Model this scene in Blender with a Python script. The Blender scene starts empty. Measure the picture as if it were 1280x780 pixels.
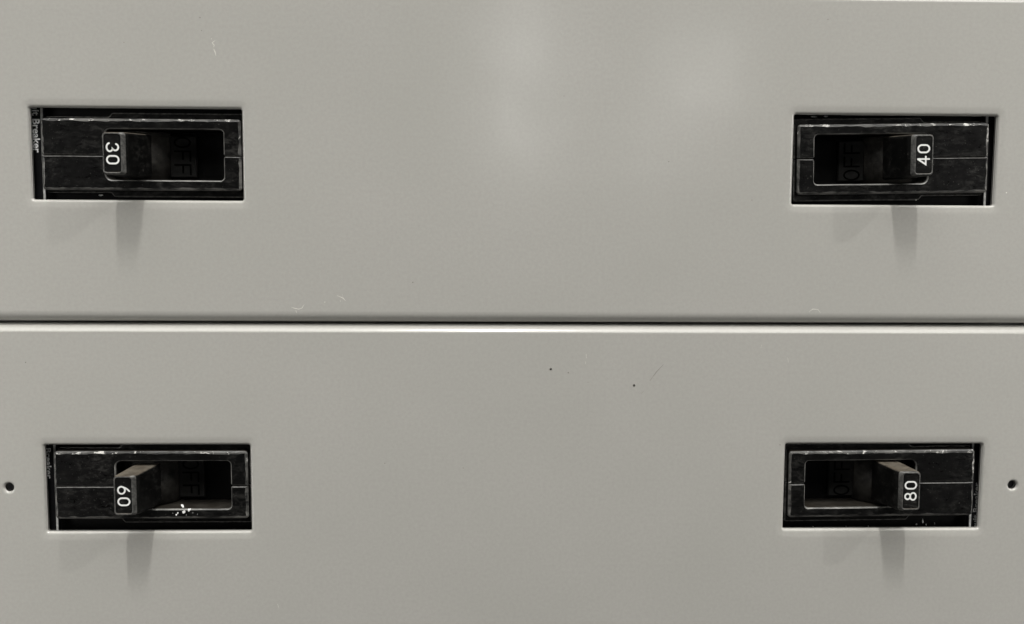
import bpy, bmesh, math, random
from mathutils import Vector, Matrix

random.seed(4)
sc = bpy.context.scene
S = 0.000265          # metres per drawing unit (one unit is about one pixel of the photograph on the panel)
ZM = 1.40             # height of drawing line y = 400 above the floor


def P(x, y, w=0.0):
    """drawing units (x right, y down, w out of the panel) -> world metres"""
    return Vector(((x - 640.0) * S, -w * S, (400.0 - y) * S + ZM))


# ------------------------------------------------------------------ camera
cam_d = bpy.data.cameras.new("camera")
cam = bpy.data.objects.new("camera", cam_d)
sc.collection.objects.link(cam)
sc.camera = cam
R0 = (0.9995635243506341, -0.005461755861568829, 0.02903325697623073)
R1 = (0.0028133688598920943, 0.9958934941695944, 0.09048885691804508)
R2 = (-0.029408259781860964, -0.09036767947438322, 0.9954741768438886)


def dirw(v):
    return Vector((v[0], -v[2], -v[1]))


cx, cy, cz = 593.2477, 274.7508, 1200.0
ax_x, ax_y, ax_z = dirw(R0), -dirw(R1), dirw(R2)
m = Matrix((ax_x, ax_y, ax_z)).transposed().to_4x4()
m.translation = P(cx, cy, cz)
cam.matrix_world = m
cam_d.sensor_width = 36.0
cam_d.lens = 36.0 * 1200.0 / 1280.0
cam_d.clip_start = 0.01
cam_d.clip_end = 50.0
CAM = P(cx, cy, cz)

# ------------------------------------------------------------------ world: dim indoor air light
world = bpy.data.worlds.new("World")
sc.world = world
world.use_nodes = True
bg = world.node_tree.nodes["Background"]
bg.inputs[0].default_value = (1.0, 0.985, 0.95, 1)
bg.inputs[1].default_value = 0.03


# ------------------------------------------------------------------ lamps
def area(name, loc, target, sx, sy, power, col=(1, 0.985, 0.95), shape='RECTANGLE', spin=None):
    d = bpy.data.lights.new(name, 'AREA')
    d.shape = shape
    d.size = sx
    d.size_y = sy
    d.energy = power
    d.color = col
    o = bpy.data.objects.new(name, d)
    sc.collection.objects.link(o)
    o.location = loc
    o.rotation_euler = (Vector(target) - Vector(loc)).to_track_quat('-Z', 'Y').to_euler()
    if spin is not None:
        o.rotation_euler = spin
    return o


C0 = P(640, 400)
POWER = dict(ceiling_tube=190, ceiling_light=215, side_tube=85, upper_fill=2.0, left_fill=0.235, right_fill=0.212,
             doorway_light=1.4, far_fitting=0.66, far_fitting_low=0.3)


def lamp(name, dx, dy, dz, sx, sy, rx=0.0, rz=0.0, col=(1, 0.985, 0.955)):
    """a fitting at (dx, dy, dz) from the camera; rx tilts it up from pointing down, rz turns it"""
    return area(name, (CAM.x + dx, dy, CAM.z + dz), C0, sx, sy, POWER[name], col, spin=(math.radians(rx), 0, math.radians(rz)))


# the fluorescent fitting overhead that throws the handle shadows (runs away from the panel)
lamp("ceiling_tube", 0.0, -2.15, 5.0, 0.13, 1.0)
# the rest of the bright ceiling
lamp("ceiling_light", 0.0, -1.9, 4.6, 6.0, 3.2)
# small fitting up to the right: the faint slanting shadows
area("side_tube", (4.0, -2.0, ZM + 4.0), C0, 0.10, 0.10, POWER["side_tube"])
# added fill lights, no real fittings: above for the gradient, either side to lift the edges
area("upper_fill", (0.05, -0.55, CAM.z + 0.62), P(640, -420), 2.0, 0.16, POWER["upper_fill"]).data.spread = math.radians(120)
area("left_fill", (-0.62, -0.42, CAM.z - 0.08), P(-330, 520), 0.12, 0.5, POWER["left_fill"]).data.spread = math.radians(58)
area("right_fill", (0.62, -0.42, CAM.z + 0.02), P(1620, 200), 0.12, 0.5, POWER["right_fill"]).data.spread = math.radians(58)
# bright opening and fittings across the room, mirrored softly in the satin paint
lamp("doorway_light", 0.125, -3.0, 0.50, 0.12, 0.62, 90)
lamp("far_fitting", 0.735, -3.0, 0.525, 0.13, 0.13, 90).data.shape = 'DISK'
lamp("far_fitting_low", 0.57, -3.0, 0.26, 0.2, 0.16, 90)

# ------------------------------------------------------------------ exposure
sc.view_settings.view_transform = 'Standard'
sc.view_settings.look = 'None'
sc.view_settings.exposure = 0.05
sc.view_settings.gamma = 1.0
sc.cycles.max_bounces = 6


# ------------------------------------------------------------------ materials
def mat(name):
    mt = bpy.data.materials.new(name)
    mt.use_nodes = True
    nt = mt.node_tree
    return mt, nt, nt.nodes["Principled BSDF"]


def nd(nt, t, **kw):
    n = nt.nodes.new(t)
    for k, v in kw.items():
        setattr(n, k, v)
    return n


def noise(nt, vec, scale, detail=3.0, rough=0.5, dist=0.0):
    n = nd(nt, 'ShaderNodeTexNoise')
    n.inputs['Scale'].default_value = scale
    n.inputs['Detail'].default_value = detail
    n.inputs['Roughness'].default_value = rough
    n.inputs['Distortion'].default_value = dist
    nt.links.new(vec, n.inputs['Vector'])
    return n.outputs['Fac']


def ramp(nt, fac, stops):
    r = nd(nt, 'ShaderNodeValToRGB')
    els = r.color_ramp.elements
    while len(els) < len(stops):
        els.new(0.5)
    for e, (p, c) in zip(els, stops):
        e.position = p
        e.color = (c, c, c, 1) if isinstance(c, (int, float)) else (*c, 1)
    nt.links.new(fac, r.inputs['Fac'])
    return r.outputs['Color']


def mixc(nt, fac, a, b):
    x = nd(nt, 'ShaderNodeMix', data_type='RGBA')
    for sock, v in ((x.inputs['Factor'], fac), (x.inputs['A'], a), (x.inputs['B'], b)):
        if isinstance(v, bpy.types.NodeSocket):
            nt.links.new(v, sock)
        elif isinstance(v, (int, float)):
            sock.default_value = v
        else:
            sock.default_value = (*v, 1)
    return x.outputs['Result']


def math_n(nt, op, a, b=None):
    x = nd(nt, 'ShaderNodeMath', operation=op)
    for i, v in enumerate((a, b)):
        if v is None:
            continue
        if isinstance(v, bpy.types.NodeSocket):
            nt.links.new(v, x.inputs[i])
        else:
            x.inputs[i].default_value = v
    return x.outputs[0]


def coords(nt, scale=(1, 1, 1), per_object=False):
    tc = nd(nt, 'ShaderNodeTexCoord')
    mp = nd(nt, 'ShaderNodeMapping')
    mp.inputs['Scale'].default_value = scale
    nt.links.new(tc.outputs['Object'], mp.inputs['Vector'])
    out = mp.outputs['Vector']
    if per_object:
        oi = nd(nt, 'ShaderNodeObjectInfo')
        k = math_n(nt, 'MULTIPLY', oi.outputs['Random'], 7.0)
        add = nd(nt, 'ShaderNodeVectorMath', operation='ADD')
        nt.links.new(out, add.inputs[0])
        nt.links.new(k, add.inputs[1])
        out = add.outputs[0]
    return out


def bump(nt, bsdf, h, strength, dist):
    b = nd(nt, 'ShaderNodeBump')
    b.inputs['Strength'].default_value = strength
    b.inputs['Distance'].default_value = dist
    nt.links.new(h, b.inputs['Height'])
    nt.links.new(b.outputs['Normal'], bsdf.inputs['Normal'])


def make_paint():
    mt, nt, b = mat("grey_enamel")
    v = coords(nt)
    base = (0.400, 0.391, 0.347)
    f1 = noise(nt, v, 22, 4)
    c = mixc(nt, ramp(nt, f1, [(0.3, 0.0), (0.7, 1.0)]), (0.393, 0.386, 0.358), (0.409, 0.399, 0.373))
    f2 = noise(nt, v, 900, 3, 0.6)
    c = mixc(nt, ramp(nt, f2, [(0.35, 0.0), (0.75, 0.6)]), c, (0.352, 0.345, 0.318))
    f5 = noise(nt, v, 3200, 2, 0.6)                      # tiny dust specks
    c = mixc(nt, ramp(nt, f5, [(0.73, 0.0), (0.80, 0.28)]), c, (0.20, 0.195, 0.18))
    nt.links.new(c, b.inputs['Base Color'])
    f3 = noise(nt, v, 60, 3)
    nt.links.new(ramp(nt, f3, [(0.3, 0.15), (0.7, 0.195)]), b.inputs['Roughness'])
    b.inputs['Specular IOR Level'].default_value = 0.5
    big = noise(nt, v, 21, 2.5)
    fine = noise(nt, v, 1300, 2)
    h = math_n(nt, 'ADD', math_n(nt, 'MULTIPLY', big, 0.55), math_n(nt, 'MULTIPLY', fine, 0.016))
    bump(nt, b, h, 1.0, 0.00055)
    return mt


def make_plastic(name, dark, light, dusty=0.75, r0=0.34, r1=0.55):
    mt, nt, b = mat(name)
    v = coords(nt, per_object=True)
    f1 = noise(nt, v, 170, 5, 0.6)
    c = mixc(nt, ramp(nt, f1, [(0.35, 0.0), (0.75, 1.0)]), dark, light)
    # rubbed grey smudges and pale specks
    vs = coords(nt, (1, 1, 2.2), per_object=True)
    f2 = noise(nt, vs, 300, 6, 0.72, 0.6)
    f6 = noise(nt, v, 85, 3, 0.6)
    sm = math_n(nt, 'MULTIPLY', ramp(nt, f2, [(0.48, 0.0), (0.76, 0.75)]), ramp(nt, f6, [(0.42, 0.05), (0.68, 1.0)]))
    c = mixc(nt, sm, c, (0.060, 0.058, 0.054))
    f3 = noise(nt, v, 1900, 2, 0.5)
    c = mixc(nt, ramp(nt, f3, [(0.68, 0.0), (0.75, 0.5)]), c, (0.12, 0.116, 0.105))
    # settled dust on whatever faces up
    g = nd(nt, 'ShaderNodeNewGeometry')
    sp = nd(nt, 'ShaderNodeSeparateXYZ')
    nt.links.new(g.outputs['True Normal'], sp.inputs[0])
    up = ramp(nt, sp.outputs['Z'], [(0.55, 0.0), (0.95, 1.0)])
    f4 = noise(nt, v, 420, 5, 0.65)
    dm = math_n(nt, 'MULTIPLY', up, ramp(nt, f4, [(0.25, 0.35 * dusty), (0.65, dusty)]))
    dcol = mixc(nt, ramp(nt, noise(nt, v, 240, 3), [(0.35, 0.0), (0.7, 1.0)]), (0.120, 0.100, 0.076), (0.17, 0.15, 0.12))
    c = mixc(nt, dm, c, dcol)
    nt.links.new(c, b.inputs['Base Color'])
    rr = ramp(nt, f2, [(0.3, r0), (0.7, r1)])
    nt.links.new(math_n(nt, 'ADD', rr, math_n(nt, 'MULTIPLY', dm, 0.35)), b.inputs['Roughness'])
    b.inputs['Specular IOR Level'].default_value = 0.12
    hh = math_n(nt, 'ADD', noise(nt, v, 900, 3), math_n(nt, 'MULTIPLY', f2, 0.6))
    bump(nt, b, hh, 0.5, 0.00007)
    return mt


def make_worn(name, amount, lo=(0.012, 0.012, 0.0115), hi=(0.085, 0.083, 0.077)):
    """rubbed plastic corner: black with greyed and chipped pale patches"""
    mt, nt, b = mat(name)
    v = coords(nt, (0.45, 1, 1), per_object=True)
    f1 = noise(nt, v, 260, 5, 0.65)
    c = mixc(nt, ramp(nt, f1, [(0.40, 0.0), (0.60, 1.0)]), lo, hi)
    v2 = coords(nt, (1, 1, 1), per_object=True)
    f2 = noise(nt, v2, 330, 5, 0.7, 0.5)
    c = mixc(nt, ramp(nt, f2, [(amount, 0.0), (amount + 0.07, 1.0)]), c, (0.50, 0.49, 0.46))
    nt.links.new(c, b.inputs['Base Color'])
    b.inputs['Roughness'].default_value = 0.42
    bump(nt, b, noise(nt, v2, 1500, 3), 0.6, 0.00006)
    return mt


def make_plain(name, col, rough, metal=0.0, var=0.15, scale=600, spec=0.5):
    mt, nt, b = mat(name)
    v = coords(nt)
    f = noise(nt, v, scale, 4, 0.6)
    d = tuple(x * (1 - var) for x in col)
    l = tuple(min(1, x * (1 + var)) for x in col)
    c = mixc(nt, ramp(nt, f, [(0.35, 0.0), (0.65, 1.0)]), d, l)
    nt.links.new(c, b.inputs['Base Color'])
    b.inputs['Roughness'].default_value = rough
    b.inputs['Metallic'].default_value = metal
    b.inputs['Specular IOR Level'].default_value = spec
    return mt


M_PAINT = make_paint()
M_FACE = make_plastic("black_bakelite", (0.0028, 0.0028, 0.0028), (0.0055, 0.0055, 0.0053), dusty=0.15, r0=0.24, r1=0.42)
M_HANDLE = make_plastic("black_handle_plastic", (0.003, 0.003, 0.0029), (0.006, 0.0058, 0.0055), dusty=0.7)
M_SHOE = make_plastic("dusty_drum_plastic", (0.010, 0.0095, 0.009), (0.06, 0.056, 0.05), dusty=0.6, r0=0.5, r1=0.7)
M_WORN = make_worn("worn_outer_edge", 0.565)
M_SCUFF = make_worn("scuffed_outer_edge", 0.68, lo=(0.006, 0.006, 0.006), hi=(0.13, 0.127, 0.118))
M_RIM = make_worn("worn_well_rim", 0.66, lo=(0.055, 0.054, 0.051), hi=(0.19, 0.187, 0.175))
M_RIMD = make_plain("greyed_plate_rim", (0.060, 0.059, 0.055), 0.45, var=0.7, scale=900)
M_INK = make_plain("white_ink", (0.74, 0.74, 0.72), 0.5, var=0.05)
M_GREYINK = make_plain("grey_ink", (0.50, 0.50, 0.49), 0.5, var=0.2)
M_LABEL = make_plain("white_label_ink", (0.92, 0.92, 0.91), 0.5, var=0.05)
M_BLACK = make_plain("black_gloss_label", (0.008, 0.008, 0.009), 0.3)
M_CASE = make_plain("black_case", (0.002, 0.002, 0.002), 0.6, spec=0.1)
M_PAD = make_plain("dark_grey_pad", (0.014, 0.0138, 0.0131), 0.55, var=0.25, scale=500, spec=0.15)
M_STAMP = make_plain("black_stamped_letter", (0.0015, 0.0015, 0.0015), 0.6, spec=0.02)
M_PALE = make_plain("pale_label_edge", (0.62, 0.62, 0.60), 0.4, var=0.25, scale=900)
M_STEEL = make_plain("dark_enclosure_steel", (0.03, 0.03, 0.03), 0.6)
M_SCRATCH = make_plain("pale_scratch", (0.62, 0.61, 0.56), 0.6, var=0.15, scale=2500)
M_DARKMARK = make_plain("dark_scratch", (0.20, 0.195, 0.175), 0.6, var=0.2)
M_SPECK = make_plain("dark_speck", (0.03, 0.028, 0.022), 0.5)
M_FLECK_GLINT = make_plain("white_fleck_or_glint", (0.85, 0.85, 0.83), 0.5, var=0.05)  # also colours the painted glints on two breakers


# ------------------------------------------------------------------ mesh helpers
def link(name, bm, mats, parent=None, smooth=False):
    bmesh.ops.recalc_face_normals(bm, faces=bm.faces)
    me = bpy.data.meshes.new(name)
    bm.to_mesh(me)
    bm.free()
    for mt in (mats if isinstance(mats, (list, tuple)) else [mats]):
        me.materials.append(mt)
    if smooth:
        me.shade_smooth()
    o = bpy.data.objects.new(name, me)
    sc.collection.objects.link(o)
    if parent:
        o.parent = parent
    return o


def L(u, v, w):
    """local breaker units -> local metres (parent empty carries the place)"""
    return Vector((u * S, -w * S, -v * S))


def arc_pts(c, r, a0, a1, n):
    return [(c[0] + r * math.cos(a0 + (a1 - a0) * i / n), c[1] + r * math.sin(a0 + (a1 - a0) * i / n)) for i in range(n + 1)]


def round_poly(pts, n=5):
    """pts: list of (u, v, corner_radius, inset_of_following_edge) -> points and inset per edge"""
    out, ins = [], []
    N = len(pts)
    for i in range(N):
        p0, p1, p2 = pts[i - 1], pts[i], pts[(i + 1) % N]
        r = p1[2]
        if r <= 0:
            out.append((p1[0], p1[1]))
            ins.append(p1[3])
            continue
        a = Vector((p0[0] - p1[0], p0[1] - p1[1])).normalized()
        b = Vector((p2[0] - p1[0], p2[1] - p1[1])).normalized()
        ang = a.angle(b)
        d = r / math.tan(ang / 2)
        s = Vector(p1[:2]) + a * d
        e = Vector(p1[:2]) + b * d
        c = Vector(p1[:2]) + (a + b).normalized() * (r / math.sin(ang / 2))
        a0 = math.atan2(s.y - c.y, s.x - c.x)
        a1 = math.atan2(e.y - c.y, e.x - c.x)
        while a1 - a0 > math.pi:
            a1 -= 2 * math.pi
        while a1 - a0 < -math.pi:
            a1 += 2 * math.pi
        for k, q in enumerate(arc_pts(c, r, a0, a1, n)):
            out.append(q)
            ins.append(p0[3] if k < n else p1[3])
    return out, ins


def offset_poly(pts, ins, t=1.0):
    N = len(pts)
    area2 = sum(pts[i][0] * pts[(i + 1) % N][1] - pts[(i + 1) % N][0] * pts[i][1] for i in range(N))
    sg = 1.0 if area2 > 0 else -1.0
    lines = []
    for i in range(N):
        a, b = Vector(pts[i]), Vector(pts[(i + 1) % N])
        d = (b - a).normalized()
        nrm = Vector((-d.y, d.x)) * sg
        lines.append((a + nrm * ins[i] * t, d))
    out = []
    for i in range(N):
        (p, d), (q, e) = lines[i - 1], lines[i]
        cr = d.x * e.y - d.y * e.x
        if abs(cr) < 1e-4:
            out.append(tuple(q))
        else:
            s = ((q - p).x * e.y - (q - p).y * e.x) / cr
            out.append(tuple(p + d * s))
    return out


def densify(poly, ins, step):
    op, oi = [], []
    for i in range(len(poly)):
        a, b = Vector(poly[i]), Vector(poly[(i + 1) % len(poly)])
        n = max(1, int((b - a).length / step))
        for k in range(n):
            op.append(tuple(a.lerp(b, k / n)))
            oi.append(ins[i])
    return op, oi


def ring_prism(bm, poly, ins, w_top, bevel, w_bot, m_face=0, m_edge=1, steps=((1.0, 0.0), (0.45, 0.28), (0.0, 1.0)), rub=0.0):
    """front cap at w_top, chamfered edge, straight walls down to w_bot; rubbed edges wander a little"""
    rings = []
    if rub:
        poly, ins = densify(poly, ins, 4.0)
    wob = [0.0] * len(poly)
    for i in range(len(poly)):
        wob[i] = 0.55 * wob[i - 1] + random.uniform(-1, 1) * rub * (0.75 if ins[i] == 3.0 else 0.3)
    for t, dz in steps:
        pl = offset_poly(poly, ins, t) if t > 0 else poly
        if rub and t > 0:
            far = offset_poly(poly, ins, t * 1.3)
            pl = [(a[0] + (b[0] - a[0]) * k, a[1] + (b[1] - a[1]) * k) for a, b, k in zip(pl, far, [max(-1.6, min(1.6, q)) for q in wob])]
        rings.append([bm.verts.new(L(u, v, w_top - bevel * dz)) for u, v in pl])
    rings.append([bm.verts.new(L(u, v, w_bot)) for u, v in poly])
    f = bm.faces.new(rings[0])
    f.material_index = m_face
    for k in range(len(rings) - 1):
        for i in range(len(poly)):
            j = (i + 1) % len(poly)
            q = bm.faces.new((rings[k][i], rings[k][j], rings[k + 1][j], rings[k + 1][i]))
            q.material_index = ({1.4: 4, 1.5: 5}.get(ins[i], m_edge) if m_edge == 1 else m_edge) if k < len(rings) - 2 else m_face


def box(bm, u0, u1, v0, v1, w0, w1, mi=0, c=0.0):
    pts = [(u0, v0, 0, c), (u1, v0, 0, c), (u1, v1, 0, c), (u0, v1, 0, c)]
    poly, ins = round_poly(pts)
    if c > 0:
        ring_prism(bm, poly, ins, w1, c, w0, mi, mi, steps=((1, 0), (0, 1)))
    else:
        ring_prism(bm, poly, ins, w1, 0.0, w0, mi, mi, steps=((0, 0),))


def ribbon(bm, pts, width, w, closed=False, cap=True, taper=None):
    """flat stroke with round ends, one clean sheet"""
    n = len(pts)
    V = [Vector(p) for p in pts]
    lft, rgt = [], []
    for i in range(n):
        if closed:
            a, b = V[i - 1], V[(i + 1) % n]
            d0, d1 = (V[i] - a).normalized(), (b - V[i]).normalized()
        else:
            d0 = (V[i] - V[max(i - 1, 0)]).normalized() if i > 0 else (V[1] - V[0]).normalized()
            d1 = (V[min(i + 1, n - 1)] - V[i]).normalized() if i < n - 1 else d0
        t = (d0 + d1).normalized()
        nn = Vector((-t.y, t.x))
        k = 1.0 / max(0.45, t.dot(d0))
        hw = width / 2 * k * (taper[i] if taper else 1.0)
        lft.append(bm.verts.new(L(*(V[i] + nn * hw), w)))
        rgt.append(bm.verts.new(L(*(V[i] - nn * hw), w)))
    rng = range(n) if closed else range(n - 1)
    for i in rng:
        j = (i + 1) % n
        bm.faces.new((lft[i], lft[j], rgt[j], rgt[i]))
    if cap and not closed:
        for idx, sgn in ((0, -1), (n - 1, 1)):
            t = (V[1] - V[0]).normalized() if idx == 0 else (V[-1] - V[-2]).normalized()
            t = t * sgn
            nn = Vector((-t.y, t.x))
            r = width / 2 * (taper[idx] if taper else 1.0)
            mid = []
            for k in range(1, 6):
                a = math.pi * k / 6
                mid.append(bm.verts.new(L(*(V[idx] + nn * r * math.cos(a) + t * r * math.sin(a)), w)))
            A, B = (lft[idx], rgt[idx]) if sgn > 0 else (rgt[idx], lft[idx])
            bm.faces.new([A] + mid + [B])


def ell(cx_, cy_, rx, ry, a0, a1, n=18):
    return [(cx_ + rx * math.cos(math.radians(a0 + (a1 - a0) * i / n)), cy_ + ry * math.sin(math.radians(a0 + (a1 - a0) * i / n))) for i in range(n + 1)]


def glyph(ch, W, H):
    """centre-line strokes: list of (points, closed), x right, y up, box W x H"""
    if ch == '0':
        r = W / 2
        pts = ell(r, H - r, r, r, 0, 180, 12) + ell(r, r, r, r, 180, 360, 12)
        return [(pts, True)]
    if ch == 'O':
        return [(ell(W / 2, H / 2, W / 2, H / 2, 0, 360, 28)[:-1], True)]
    if ch == '3':
        up = ell(W * .46, H * .745, W * .43, H * .255, 165, -68, 14)
        lo = ell(W * .46, H * .27, W * .54, H * .27, 68, -168, 16)
        return [(up + lo, False)]
    if ch == '4':
        return [([(W * .70, H), (0, H * .30), (W * 1.05, H * .30)], False), ([(W * .72, 0), (W * .72, H)], False)]
    if ch == '6':
        lo = ell(W / 2, H * .31, W / 2, H * .31, 150, -210, 28)[:-1]
        tail = [(W * .07, H * .46), (W * .16, H * .62), (W * .36, H * .83), (W * .62, H * 1.0)]
        return [(lo, True), (tail, False)]
    if ch == '8':
        return [(ell(W / 2, H * .76, W * .40, H * .24, 0, 360, 24)[:-1], True), (ell(W / 2, H * .265, W / 2, H * .265, 0, 360, 26)[:-1], True)]
    if ch == 'F':
        return [([(0, 0), (0, H), (W, H)], False), ([(0, H * .52), (W * .8, H * .52)], False)]
    return []


def write_strokes(bm, text, u0, v0, gw, gh, step, sw, w, widths=None):
    """reads down the breaker (glyph right = +v, glyph up = +u)"""
    lay = 0
    v = v0
    for ch in text:
        for pts, closed in glyph(ch, gw - sw, gh - sw):
            q = [(u0 + y + sw / 2, v + x + sw / 2) for x, y in pts]
            ribbon(bm, q, sw, w + 0.03 * lay, closed)
            lay += 1
        v += step


def text_mesh(body, cap_h, length, bold=False):
    cu = bpy.data.curves.new("lettering", 'FONT')
    cu.body = body
    cu.size = 1.0
    cu.resolution_u = 3
    cu.offset = 0.022
    o = bpy.data.objects.new("lettering", cu)
    sc.collection.objects.link(o)
    dg = bpy.context.evaluated_depsgraph_get()
    me = bpy.data.meshes.new_from_object(o.evaluated_get(dg))
    bpy.data.objects.remove(o)
    bpy.data.curves.remove(cu)
    xs = [v.co.x for v in me.vertices]
    ys = [v.co.y for v in me.vertices]
    kx = length / (max(xs) - min(xs))
    ky = cap_h / (max(ys) - min(ys))
    for v in me.vertices:
        v.co = Vector(((v.co.x - min(xs)) * kx, (v.co.y - min(ys)) * ky, 0))
    return me


# ------------------------------------------------------------------ setting: the enclosure behind the covers
def enclosure():
    bm = bmesh.new()
    x0, x1, y0, y1, w0, w1 = -190, 1470, -40, 850, -150, -16

    def quad(a, b, c, d):
        bm.faces.new([bm.verts.new(P(*q)) for q in (a, b, c, d)])
    t = 6
    # back
    quad((x0, y0, w0), (x1, y0, w0), (x1, y1, w0), (x0, y1, w0))
    for (a, b) in (((x0, y0), (x1, y0)), ((x1, y0), (x1, y1)), ((x1, y1), (x0, y1)), ((x0, y1), (x0, y0))):
        quad((*a, w0), (*b, w0), (*b, w1), (*a, w1))
    o = link("enclosure_wall", bm, M_STEEL)
    o['kind'] = 'structure'
    return o


enclosure()

# ------------------------------------------------------------------ covers
OPEN_W, OPEN_H = 258.0, 113.56
OC = {'A': (168.0, 191.11), 'B': (1107.58, 191.43), 'C': (170.12, 608.89), 'D': (1109.53, 608.91)}


def rrect(cx_, cy_, w, h, r, n=4):
    pts = [(cx_ - w / 2, cy_ - h / 2, r, 0), (cx_ + w / 2, cy_ - h / 2, r, 0), (cx_ + w / 2, cy_ + h / 2, r, 0), (cx_ - w / 2, cy_ + h / 2, r, 0)]
    return round_poly(pts, n)[0]


def circle(cx_, cy_, r, n=28):
    return [(cx_ + r * math.cos(2 * math.pi * i / n), cy_ + r * math.sin(2 * math.pi * i / n)) for i in range(n)]


# profile of the rolled long edges: (distance out from the flat, depth w, ) upper end and lower end
def roll(tilts, steps):
    d = w = 0.0
    out = [(0.0, 0.0)]
    for t, s in zip(tilts, steps):
        d += s * math.cos(math.radians(t))
        w -= s * math.sin(math.radians(t))
        out.append((d, w))
    return out


ROLL_UP = roll([8, 24, 36, 42, 46, 52, 62, 74, 84, 88], [0.8, 1.0, 2.2, 2.6, 2.6, 2.4, 2.0, 2.0, 3.0, 14.0])
ROLL_DN = roll([3, 7, 13, 21, 31, 42, 53, 63, 73, 83, 88], [1.6, 1.9, 2.1, 2.1, 2.0, 1.9, 1.8, 1.9, 2.2, 3.0, 12.0])


def cover(name, y_top, y_bot, openings, screws, x0=-150, x1=1430):
    du, dd = ROLL_UP[-1][0], ROLL_DN[-1][0]
    fy0, fy1 = y_top + du, y_bot - dd
    bm = bmesh.new()
    # flat
    edges = []

    def loop(pts, w=0.0):
        vs = [bm.verts.new(P(x, y, w)) for x, y in pts]
        return vs, [bm.edges.new((vs[i], vs[(i + 1) % len(vs)])) for i in range(len(vs))]
    for pts in [[(x0, fy0), (x1, fy0), (x1, fy1), (x0, fy1)]] + \
            [rrect(cx_, cy_, OPEN_W + 24, OPEN_H + 24, 14) for cx_, cy_ in openings] + \
            [circle(cx_, cy_, 10) for cx_, cy_ in screws]:
        edges += loop(pts)[1]
    bmesh.ops.triangle_fill(bm, use_beauty=True, use_dissolve=False, edges=edges)
    for f in bm.faces:
        f.smooth = False
    # pressed lips
    def lips(loops):
        rows = [[bm.verts.new(P(x, y, w)) for x, y in pts] for pts, w in loops]
        for a, b in zip(rows, rows[1:]):
            for i in range(len(a)):
                j = (i + 1) % len(a)
                f = bm.faces.new((a[i], a[j], b[j], b[i]))
                f.smooth = True
    for cx_, cy_ in openings:
        prof = [(12, 0, 14), (10.8, 0, 13), (9, -0.10, 11.5), (6.5, -0.34, 9), (4.0, -0.64, 6.5), (2.4, -0.8, 4.8), (1.6, -1.35, 4.0), (0.8, -2.2, 3.2), (0.25, -3.2, 2.7), (0.0, -4.6, 2.4), (0.0, -7.5, 2.4)]
        lips([(rrect(cx_, cy_, OPEN_W - 1.5 + 2 * o, OPEN_H - 2.0 + 2 * o, r), w) if k else (rrect(cx_, cy_, OPEN_W + 24, OPEN_H + 24, 14), 0) for k, (o, w, r) in enumerate(prof)])
    for cx_, cy_ in screws:
        lips([(circle(cx_, cy_, r), w) for r, w in ((10, 0), (8.2, 0), (7.2, -0.25), (6.4, -0.9), (5.7, -2.0), (5.5, -3.2), (5.5, -8))])
    # rolled long edges
    for prof, sgn, fy in ((ROLL_UP, -1, fy0), (ROLL_DN, 1, fy1)):
        rows = [[bm.verts.new(P(x, fy + sgn * d, w)) for x in (x0, x1)] for d, w in prof]
        for a, b in zip(rows, rows[1:]):
            f = bm.faces.new((a[0], a[1], b[1], b[0]))
            f.smooth = True
    # short ends turned back
    for x, s in ((x0, -1), (x1, 1)):
        prof = [(0, 0), (2, -0.4), (4, -1.4), (6, -3.4), (7, -6), (7, -30)]
        rows = [[bm.verts.new(P(x + s * d, y, w)) for y in (fy0, fy1)] for d, w in prof]
        for a, b in zip(rows, rows[1:]):
            f = bm.faces.new((a[0], a[1], b[1], b[0]))
            f.smooth = True
    # outward normals: towards the viewer
    me = bpy.data.meshes.new(name)
    bm.normal_update()
    for f in bm.faces:
        c = f.calc_center_median()
        if f.normal.y > 1e-4:
            f.normal_flip()
    bm.to_mesh(me)
    bm.free()
    me.materials.append(M_PAINT)
    o = bpy.data.objects.new(name, me)
    sc.collection.objects.link(o)
    return o


def world_part(name, bm, mt, parent):
    """geometry given in local coords of an identity parent"""
    o = link(name, bm, mt, parent)
    return o


LY = (640 - 640)


def PW(u, v, w):      # drawing coords for ribbon(): ribbon uses L(), so shift into panel space
    return u, v, w


def marks(name, parent, mt, strokes, width, w=0.12):
    bm = bmesh.new()
    for pts, wd in strokes:
        tp = [0.35] + [random.uniform(0.7, 1.15) for _ in pts[1:-1]] + [0.3]
        ribbon(bm, pts, wd, w, False, True, tp)
    for v in bm.verts:      # L() -> P(): same axes, other origin
        v.co = v.co + P(0, 0, 0)
    return link(name, bm, mt, parent)


def dome(bm, x, y, r, h, n=10):
    rows = [[bm.verts.new(P(x + r * k * math.cos(2 * math.pi * i / n), y + r * k * math.sin(2 * math.pi * i / n), hh)) for i in range(n)] for k, hh in ((1, 0.02), (0.75, h * .6), (0.35, h))]
    for a, b in zip(rows, rows[1:]):
        for i in range(n):
            bm.faces.new((a[i], a[(i + 1) % n], b[(i + 1) % n], b[i]))
    bm.faces.new(rows[-1])


up = cover("panel_cover", -13.5, 397.7, [OC['A'], OC['B']], [])
up['label'] = "upper grey painted steel cover with the 30 and 40 breakers showing through"
up['category'] = "panel cover"
up['group'] = "grey panel covers"
lo = cover("panel_cover", 399.3, 815, [OC['C'], OC['D']], [(-3.1, 607.2), (1279.6, 607.4)])
lo['label'] = "lower grey painted steel cover with two small screw holes and the 60 and 80 breakers"
lo['category'] = "panel cover"
lo['group'] = "grey panel covers"


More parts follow.
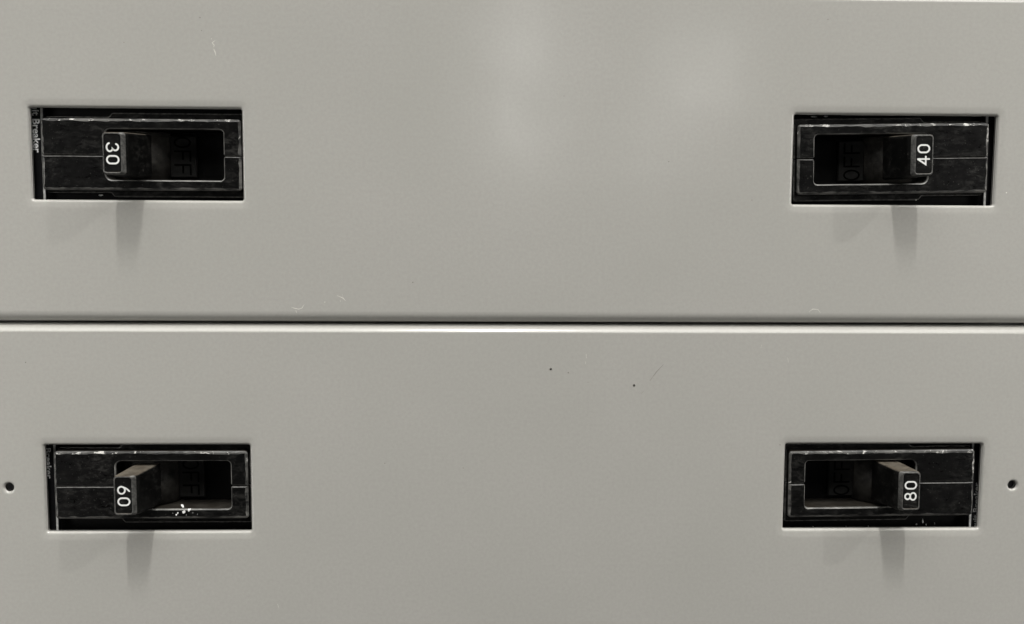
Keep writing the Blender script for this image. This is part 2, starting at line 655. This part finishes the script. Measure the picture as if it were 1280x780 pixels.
# ------------------------------------------------------------------ breakers
def half_poly(sign, outer, notch, split):
    """one half of the case front as a C shape. sign -1: top half in breaker coords, +1: bottom half"""
    x0, x1, vo, io = outer
    nx0, nx1, nv, rl, rr, ii = notch
    vs = split
    vo_, nv_ = sign * vo, sign * nv
    pts = [(x0, vo_, 4.0, io), (x1, vo_, 4.0, io), (x1, vs, 0, 1.4), (nx1, vs, 2.5, ii), (nx1, nv_, rr, ii), (nx0, nv_, rl, ii), (nx0, vs, 2.5, 1.4), (x0, vs, 0, io)]
    return round_poly(pts, 5)


def build_breaker(name, loc, rot):
    root = bpy.data.objects.new(name, None)
    root.empty_display_size = 0.01
    sc.collection.objects.link(root)
    root.location = P(*loc)
    root.rotation_euler = (0, rot, 0)
    # two moulded halves of the case: raised face, ledge below it, body
    for sign in (-1, 1):
        bm = bmesh.new()
        g = 0.35
        sp = 1.2 + sign * g
        poly, ins = half_poly(sign, (-121, 121, 43.4, 3.0), (-44, 99.5, 30.7, 7 if sign < 0 else 8, 4.5, 1.5), sp)
        ring_prism(bm, poly, ins, 0.0 if sign < 0 else 0.12, 2.2, -42, rub=1.0)
        # ledge
        vo = sign * 51.5
        vn = sign * 46.5
        pts = [(-119, vn, 2.5, 1.6), (-42, vn, 3, 1.6), (-38, vo, 3, 1.6), (123, vo, 2.5, 1.6), (123, sp + sign * .4, 0, .5), (100.3, sp + sign * .4, 0, .5), (100.3, sign * 31.4, 0, .5), (-44.8, sign * 31.4, 0, .5), (-44.8, sp + sign * .4, 0, .5), (-119, sp + sign * .4, 0, .5)]
        poly, ins = round_poly(pts, 3)
        ring_prism(bm, poly, ins, -10.0, 1.2, -41.5, 0, 2, steps=((1, 0), (0, 1)))
        # body
        pts = [(-150, sign * 88, 0, .8), (150, sign * 88, 0, .8), (150, sp + sign, 0, .8), (101.2, sp + sign, 0, .8), (101.2, sign * 32.2, 0, .8), (-45.6, sign * 32.2, 0, .8), (-45.6, sp + sign, 0, .8), (-150, sp + sign, 0, .8)]
        poly, ins = round_poly(pts, 3)
        ring_prism(bm, poly, ins, -23.0, 0.8, -148, 3, 3, steps=((1, 0), (0, 1)))
        link("case_half", bm, [M_FACE, M_WORN if sign * (1 if rot < 1 else -1) < 0 else M_SCUFF, M_RIMD, M_CASE, M_RIMD, M_RIM], root)
    # floor of the switch well and the raised OFF pad on it
    bm = bmesh.new()
    box(bm, -60, 115, -40, 40, -60, -42.5)
    link("well_floor", bm, M_CASE, root)
    bm = bmesh.new()
    box(bm, 22.5, 56.5, -26, 26, -43, -36.5, 0, 1.2)
    pad = link("legend_pad", bm, M_PAD, root)
    bm = bmesh.new()
    write_strokes(bm, "OFF", 28.0, -25.0, 14.0, 21.5, 17.0, 2.1, -36.2)
    link("stamped_lettering", bm, M_STAMP, pad)
    # toggle: drum that rides in the well, handle standing out of it
    bm = bmesh.new()
    n = 22
    c_u, c_w, rad = -12.0, -45.0, 35.5
    prof = [(c_u + rad * math.cos(a), c_w + rad * math.sin(a)) for a in [math.radians(8 + 164 * i / n) for i in range(n + 1)]]
    ra = [bm.verts.new(L(u, -29.2, w)) for u, w in prof]
    rb = [bm.verts.new(L(u, 29.2, w)) for u, w in prof]
    for i in range(n):
        f = bm.faces.new((ra[i], rb[i], rb[i + 1], ra[i + 1]))
        f.material_index = 2
        f.smooth = True
    for r in (ra, rb):
        f = bm.faces.new(r)
        f.material_index = 2

    def sec(u0, u1, vh, w, r, vc=1.5):
        return [(u, v, w) for u, v in rrect((u0 + u1) / 2, vc, u1 - u0, 2 * vh, r, 4)]
    secs = [sec(-20, 7.4, 27.0, -14, 3), sec(-25, 5.2, 26.3, 0, 3), sec(-30.2, -2.2, 25.0, 34, 3.2), sec(-31.0, -4.6, 24.8, 38.6, 3.4), sec(-31.2, -6.6, 24.4, 40.8, 3.6), sec(-30.7, -8.0, 23.8, 41.8, 3.6), sec(-30.0, -8.6, 23.2, 42.1, 3.4),
            sec(-29.2, -9.4, 22.4, 41.8, 3.0), sec(-28.8, -9.8, 22.0, 41.1, 2.8)]
    rings = [[bm.verts.new(L(*q)) for q in s] for s in secs]
    for k in range(len(rings) - 1):
        for i in range(len(rings[0])):
            j = (i + 1) % len(rings[0])
            f = bm.faces.new((rings[k][i], rings[k][j], rings[k + 1][j], rings[k + 1][i]))
            f.material_index = 1 if (k in (5, 6) or (k in (3, 4) and secs[k][i][0] > -14)) else 0
            f.smooth = k not in (0, 1)
    bm.faces.new(rings[-1])
    tg = link("toggle", bm, [M_HANDLE, M_RIMD, M_SHOE], root)
    # black sticker down the end of the case, pale edge
    bm = bmesh.new()
    box(bm, -152, -124.5, -86, 86, -23.5, -16.5, 0, 0.4)
    stk = link("label_strip", bm, M_BLACK, root)
    bm = bmesh.new()
    box(bm, -127.4, -124.8, -84, 84, -17, -15.6, 0, 0.3)
    link("label_edge", bm, M_PALE, stk)
    return root, tg, stk


def add_number(tg, txt):
    bm = bmesh.new()
    write_strokes(bm, txt, -27.1, -10.7, 10.9, 15.7, 14.3, 2.05, 41.25)
    link("rating_number", bm, M_INK, tg)


def add_label_text(stk, start, cap, length, mt, u0):
    me = text_mesh("Circuit Breaker", cap, length)
    for v in me.vertices:
        gx, gy = v.co.x, v.co.y
        v.co = L(u0 + gy, start + gx, -16.2)
    me.materials.append(mt)
    o = bpy.data.objects.new("label_lettering", me)
    sc.collection.objects.link(o)
    o.parent = stk


PI = math.pi
SPEC = [
    ("A", (OC['A'][0] + 6.0, OC['A'][1] + 0.5), 0.0, "30", "scuffed black circuit breaker with toggle marked 30 beside a strip lettered Breaker in white"),
    ("B", (OC['B'][0] - 2.2, OC['B'][1] - 1.7), PI - 0.018, "40", "black circuit breaker with toggle marked 40 and OFF stamped in its dark well"),
    ("C", (OC['C'][0] + 4.2, OC['C'][1] - 4.2), 0.0, "60", "black circuit breaker with toggle marked 60, white paint flecks on its well rim"),
    ("D", (OC['D'][0] - 2.0, OC['D'][1] - 4.0), PI - 0.010, "80", "black circuit breaker with toggle marked 80 and dusty handle top"),
]
BR = {}
for key, loc, rot, num, lab in SPEC:
    root, tg, stk = build_breaker("circuit_breaker", loc, rot)
    root['label'] = lab
    root['category'] = "circuit breaker"
    root['group'] = "circuit breakers behind the grey covers"
    add_number(tg, num)
    if key == 'A':
        add_label_text(stk, -84.0, 9.0, 81.5, M_LABEL, -137.6)
    elif key == 'C':
        add_label_text(stk, -83.0, 7.4, 78.5, M_LABEL, -138.0)
    elif key == 'D':
        add_label_text(stk, -83.0, 7.4, 78.5, M_GREYINK, -137.0)
    BR[key] = root

# white paint flecks: on the rim below the 60 toggle, a pale speck on the 30; painted glints on the 40 and 80
def flecks(key, items, w0, w1):
    bm = bmesh.new()
    for u, v, r, st in items:
        n = 9
        ja = [random.uniform(.7, 1.2) for _ in range(n)]
        base = [bm.verts.new(L(u + st * r * ja[i] * math.cos(2 * PI * i / n), v + r * ja[i] * math.sin(2 * PI * i / n), w0)) for i in range(n)]
        top = [bm.verts.new(L(u + .6 * st * r * ja[i] * math.cos(2 * PI * i / n), v + .6 * r * ja[i] * math.sin(2 * PI * i / n), w1)) for i in range(n)]
        for i in range(n):
            bm.faces.new((base[i], base[(i + 1) % n], top[(i + 1) % n], top[i]))
        bm.faces.new(top)
    link("paint_fleck_or_glint", bm, M_FLECK_GLINT, BR[key])


flecks('C', [(39.9, 34.6, 3.2, 1), (46.2, 32.6, 2.3, .8), (47.6, 31.6, 1.3, .9), (32.3, 35.7, 1.7, .8), (30.3, 38.2, 1.7, .6), (31.6, 37.2, .5, 1),
             (51.1, 35.6, .45, 1), (57, 37.5, .4, 1), (26, 36, .4, 1), (43, 38.3, .5, 1)], -1.2, 0.75)
flecks('A', [(-60.0, 49.0, 1.3, 3.0)], -23.4, -22.4)
flecks('B', [(94, 55.2, .9, 6), (78, 55.5, .8, 4)], -23.4, -22.4)  # glint along the case top, put in as white shapes
flecks('D', [(-66.1, -57.5, 4.6, .24), (-57.8, -61.8, 1.5, .9), (-82.4, -61.0, 1.9, .6), (-70.7, -62.4, 1.3, .7), (80, -62.9, .9, .6), (36.3, -63.1, .8, .6), (6.4, -63.2, .8, .6)], -23.4, -22.4)  # bright glints low on the case, painted as white bits
# the long fleck that has run down the lower wall of that well
bm = bmesh.new()
path = [(31.4, -19.0, .8), (33.0, -15.5, 1.5), (35.0, -11.0, 1.3), (36.8, -7.0, .9), (37.8, -4.0, .5)]
ra = [bm.verts.new(L(u - k, 30.35, w + .4 * k)) for u, w, k in path]
rb = [bm.verts.new(L(u + k, 30.35, w - .4 * k)) for u, w, k in path]
rt = [bm.verts.new(L(u, 29.9, w)) for u, w, k in path]
for k in range(len(path) - 1):
    bm.faces.new((ra[k], ra[k + 1], rt[k + 1], rt[k]))
    bm.faces.new((rt[k], rt[k + 1], rb[k + 1], rb[k]))
link("paint_fleck_or_glint", bm, M_FLECK_GLINT, BR['C'])

# ------------------------------------------------------------------ small marks on the paint (drawing coordinates)
marks("paint_scratch", up, M_SCRATCH, [([(266.4, 54.0), (262.9, 56.5), (265.2, 59.4), (264.6, 62.0)], 1.0), ([(264.4, 63.9), (265.9, 67.0), (267.1, 71.8)], 1.2)], 1)
marks("paint_scratch", up, M_SCRATCH, [([(353.7, 378.5), (358.2, 380.0), (362.8, 380.8), (366.6, 379.4), (369.5, 375.2)], .9), ([(359.0, 382.7), (360.0, 385.4)], 2.0)], 1)
marks("paint_scratch", up, M_SCRATCH, [([(410.6, 363.8), (415.1, 365.6), (417.9, 367.0), (420.8, 370.2)], 1.0), ([(416.6, 361.9), (417.9, 366.2)], .7), ([(414.2, 369.5), (414.6, 371.3)], 1.1)], 1)
marks("paint_scratch", up, M_SCRATCH, [([(1004.9, 382.6), (1009.9, 378.8), (1016.6, 379.5), (1019.8, 383.6)], .8)], 1)
marks("paint_scratch", lo, M_SCRATCH, [([(722.8, 436.8), (723.1, 442.0)], 1.2), ([(722.4, 446.4), (722.2, 449.1)], 1.4)], 1)
marks("paint_scratch", lo, M_SCRATCH, [([(330.1, 760.4), (331.8, 765.7)], 1.1)], 1)
marks("paint_scratch", lo, M_SCRATCH, [([(945.9, 424.6), (945.0, 428.7)], .8)], 1)
marks("paint_scratch", lo, M_SCRATCH, [([(979.7, 440.9), (980.9, 447.1)], .8)], 1)
marks("dark_scratch", lo, M_DARKMARK, [([(804.2, 471.0), (812.3, 459.5), (821.3, 449.8)], .9)], 1)
marks("dark_scratch", lo, M_DARKMARK, [([(793.5, 487.7), (796.6, 483.8)], .8)], 1)
for x, y, rr, hh, mt in ((678.2, 455.9, 1.5, .7, M_SPECK), (784.2, 476.8, 1.6, .8, M_SPECK), (700.4, 460.5, .9, .3, M_DARKMARK)):
    bm = bmesh.new()
    dome(bm, x, y, rr, hh)
    link("paint_speck", bm, mt, lo)
for x, y, rr in ((250.5, 42.1, .7), (157, 57.3, .6), (248.9, 26.9, .8), (504.6, 346.9, .9), (468.3, 576.8, .7), (567.7, 583.2, .7), (24.1, 448.3, .9), (973.4, 553.7, .8),
                 (725.5, 473, .5), (691.4, 116.2, .6), (928.4, 242.1, .7), (1016.6, 20.0, .7), (822.8, 195.3, .8)):
    bm = bmesh.new()
    dome(bm, x, y, rr, 0.25, 7)
    link("paint_speck", bm, M_DARKMARK, up if y < 398 else lo)
for x, y, rr in ((1251.3, 231.1, .9), (1136.3, 240.8, .7), (395, 372, .6), (262, 52, .5)):
    bm = bmesh.new()
    dome(bm, x, y, rr, 0.3, 7)
    link("pale_speck", bm, M_SCRATCH, up)
marks("dark_scratch", lo, M_DARKMARK, [([(1240.0, 556.0), (1240.6, 566.0)], 0.7), ([(1241.6, 582.0), (1242.0, 592.0)], 0.8)], 1)
